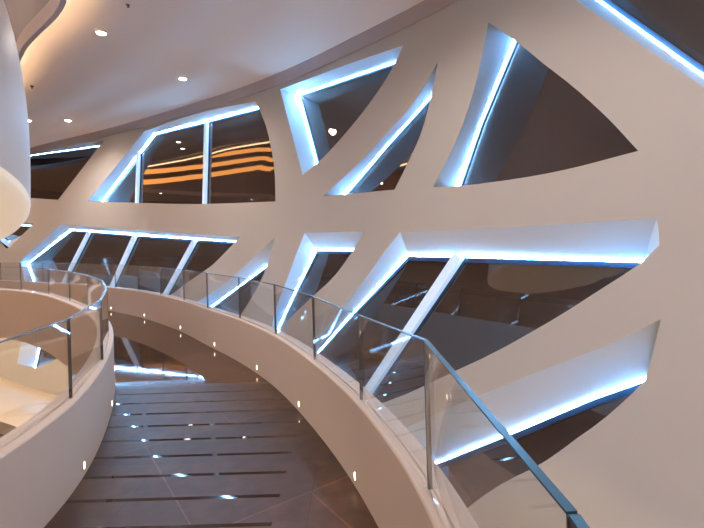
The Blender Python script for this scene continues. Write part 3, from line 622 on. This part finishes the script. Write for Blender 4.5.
# ---------------------------------------------------------------- hanging white drum
def build_drum():
    c = Vector((-4.86, 4.07, 0)); k = -.35; dx, dy = -.616, .788
    prof = []                                               # (r, z, how much the slant applies)
    prof += [(.001, 1.90, 1.), (.5, 1.905, 1.), (1.0, 1.93, 1.), (1.25, 1.96, 1.), (1.42, 1.985, 1.), (1.53, 2.01, 1.), (1.575, 2.035, 1.), (1.592, 2.06, 1.), (1.60, 2.10, 1.)]
    prof += [(1.605, 2.3, .85), (1.61, 2.6, .5), (1.605, 2.9, .2), (1.59, 3.2, 0.), (1.56, 3.5, 0.), (1.50, 3.9, 0), (1.41, 4.3, 0), (1.30, 4.7, 0), (1.16, 5.1, 0), (1.0, 5.5, 0), (.85, 5.9, 0), (.72, 6.4, 0), (.6, 7.4, 0), (.5, 9.2, 0)]
    n = 96; rows = []
    for r, z, w in prof:
        z -= .05 * w
        rows.append([(c.x + r * math.cos(2 * math.pi * i / n), c.y + r * math.sin(2 * math.pi * i / n),
                      z + w * k * r * (math.cos(2 * math.pi * i / n) * dx + math.sin(2 * math.pi * i / n) * dy)) for i in range(n)])
    root = empty('hanging_drum', (c.x, c.y, 2.0), label='big smooth white drum hanging into the atrium at the left edge', cat='hanging drum')
    bm = loft(rows[8:]); bmesh.ops.recalc_face_normals(bm, faces=bm.faces)
    link_mesh('shell', bm, M['drum'], root)
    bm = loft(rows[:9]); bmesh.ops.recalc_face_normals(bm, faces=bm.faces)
    tag(link_mesh('underside', bm, M['underside_glow'], root), 'rounded cream underside with added glow')
build_drum()

# ---------------------------------------------------------------- downlights and sprinklers in the ceiling
def ceil_z(x, y): return Z_C
def downlight(x, y, z, label, group, power=60., lit=True):
    root = empty('downlight', (x, y, z), label=label, cat='downlight', group=group)
    bm = disc_bm(bmesh.new(), (x, y, z), (0, 0, -1), (0, 1, 0), [(.085, .085, -.03), (.085, .085, .004), (.075, .075, .008)])
    link_mesh('trim_ring', bm, M['white'], root)
    bm = disc_bm(bmesh.new(), (x, y, z), (0, 0, -1), (0, 1, 0), [(.066, .066, .008), (.066, .066, .011), (.05, .05, .013)])
    link_mesh('lens', bm, M['lamp'], root)
    ld = bpy.data.lights.new('downlight_lamp', 'SPOT'); ld.energy = power; ld.color = (1, .885, .79)
    ld.spot_size = math.radians(150); ld.spot_blend = .9; ld.shadow_soft_size = .09
    lo = bpy.data.objects.new('lamp', ld); COL.objects.link(lo); lo.location = (x, y, z - .05)
    lo.parent = root; lo.matrix_parent_inverse = root.matrix_world.inverted()
VIS = [((-3.75, 6.90), 'recessed ceiling downlight nearest the amber cove and the top edge of the photo'),
       ((-3.27, 8.95), 'recessed ceiling downlight furthest right on the pale ceiling'),
       ((-7.31, 11.72), 'recessed ceiling downlight lowest on the ceiling, right of the white drum'),
       ((-8.27, 11.61), 'recessed ceiling downlight half hidden by the edge of the white drum')]
PW = 108.
for (x, y), lab in VIS: downlight(x, y, Z_C - .012, lab, 'recessed ceiling downlights', PW)
OFF = [(.2, 4.6), (.9, 2.6), (1.1, .4), (.6, -1.8), (-1.2, -4.1), (-5.3, -6.0), (-10.5, -6.4), (-17, -4.0), (-21.4, 1.6), (-23, 7.4), (-21.3, 13.0), (-16, 14.9), (-12, 13.9)]
for x, y in OFF: downlight(x, y, Z_C - .012, 'recessed ceiling downlight over the walkway outside the photo', 'downlights outside the photo', PW)
for (x, y), lab in [((-2.96, 6.14), 'small dark sprinkler head in the ceiling at the top edge of the photo'), ((-6.45, 9.20), 'small dark sprinkler head in the ceiling beside the white drum')]:
    root = empty('sprinkler_head', (x, y, Z_C), label=lab, cat='sprinkler', group='ceiling sprinklers')
    link_mesh('escutcheon', disc_bm(bmesh.new(), (x, y, Z_C + .012), (0, 0, -1), (0, 1, 0), [(.035, .035, -.01), (.035, .035, .004), (.02, .02, .012)]), M['brass'], root)
    link_mesh('nozzle', disc_bm(bmesh.new(), (x, y, Z_C - .004), (0, 0, -1), (0, 1, 0), [(.012, .012, 0), (.010, .010, .02), (.018, .018, .022), (.018, .018, .025)]), M['brass'], root)

# ---------------------------------------------------------------- lower storey seen through the atrium glass
inner_low = offset(INP, INN, -.10)
bm = loft([[(x, y, Z_LOW) for x, y in offset(WALLP, WALLN, -.6)], [(x, y, Z_LOW) for x, y in inner_low], [(x, y, Z_LOW - .3) for x, y in inner_low]])
bmesh.ops.recalc_face_normals(bm, faces=bm.faces)
tag(link_mesh('floor_lower', bm, M['lowfloor'], smooth=False), 'pale cream floor of the storey below', 'floor', kind='structure')
bm = loft([[(x, y, Z_LOW - .3) for x, y in inner_low]] + [[(cx + (x - cx) * f, cy + (y - cy) * f, Z_LOW - .3) for x, y in inner_low] for f in (.6, .2, .001)])
bmesh.ops.recalc_face_normals(bm, faces=bm.faces)
tag(link_mesh('floor_atrium', bm, M['dark'], smooth=False), 'dark brown floor at the bottom of the atrium', 'floor', kind='structure')
cove = link_mesh('trim_1', ring(INP, INN, [(.26, -.56), (.40, -.56), (.40, -.53), (.26, -.53)]), M['lowled'], smooth=False)
tag(cove, 'warm light strip under the slab edge above the lower storey', 'light strip', kind='structure')

# ---------------------------------------------------------------- light from the upper atrium
def area(name, loc, rot, size, energy, col):
    ld = bpy.data.lights.new(name, 'AREA'); ld.shape = 'DISK'; ld.size = size; ld.energy = energy; ld.color = col
    o = bpy.data.objects.new(name, ld); COL.objects.link(o); o.location = loc; o.rotation_euler = rot
    return o
for k in range(14):
    p = INP[int(k * N / 14 + 10) % N]; n = INN[int(k * N / 14 + 10) % N]
    if math.dist((p[0] - n[0] * 2.3, p[1] - n[1] * 2.3), (-4.88, 4.07)) < 1.3: continue
    downlight(p[0] - n[0] * 2.3, p[1] - n[1] * 2.3, 9.2, 'recessed downlight in the high atrium ceiling outside the photo', 'downlights in the high atrium ceiling', 350.)

wd = bpy.data.worlds.new('night'); SC.world = wd; wd.use_nodes = True
bg = wd.node_tree.nodes['Background']; bg.inputs[0].default_value = (.02, .025, .04, 1); bg.inputs[1].default_value = .25

# ---------------------------------------------------------------- camera
cd = bpy.data.cameras.new('camera'); cam = bpy.data.objects.new('camera', cd); COL.objects.link(cam)
cd.sensor_width = 36.; cd.lens = 450. / 704. * 36.; cd.shift_y = -28. / 704.; cd.clip_start = .05
cam.matrix_world = Matrix.Translation((0, 0, EYE)) @ Matrix.Rotation(math.radians(90), 4, 'X') @ Matrix.Rotation(math.radians(-1.7), 4, 'Z')
SC.camera = cam
SC.view_settings.view_transform = 'Standard'; SC.view_settings.look = 'None'
SC.view_settings.exposure = .44; SC.view_settings.gamma = 1.; SC.view_settings.use_curve_mapping = False
SC.cycles.max_bounces = 10; SC.cycles.diffuse_bounces = 5; SC.cycles.glossy_bounces = 5; SC.cycles.transparent_max_bounces = 24
SC.cycles.use_denoising = True
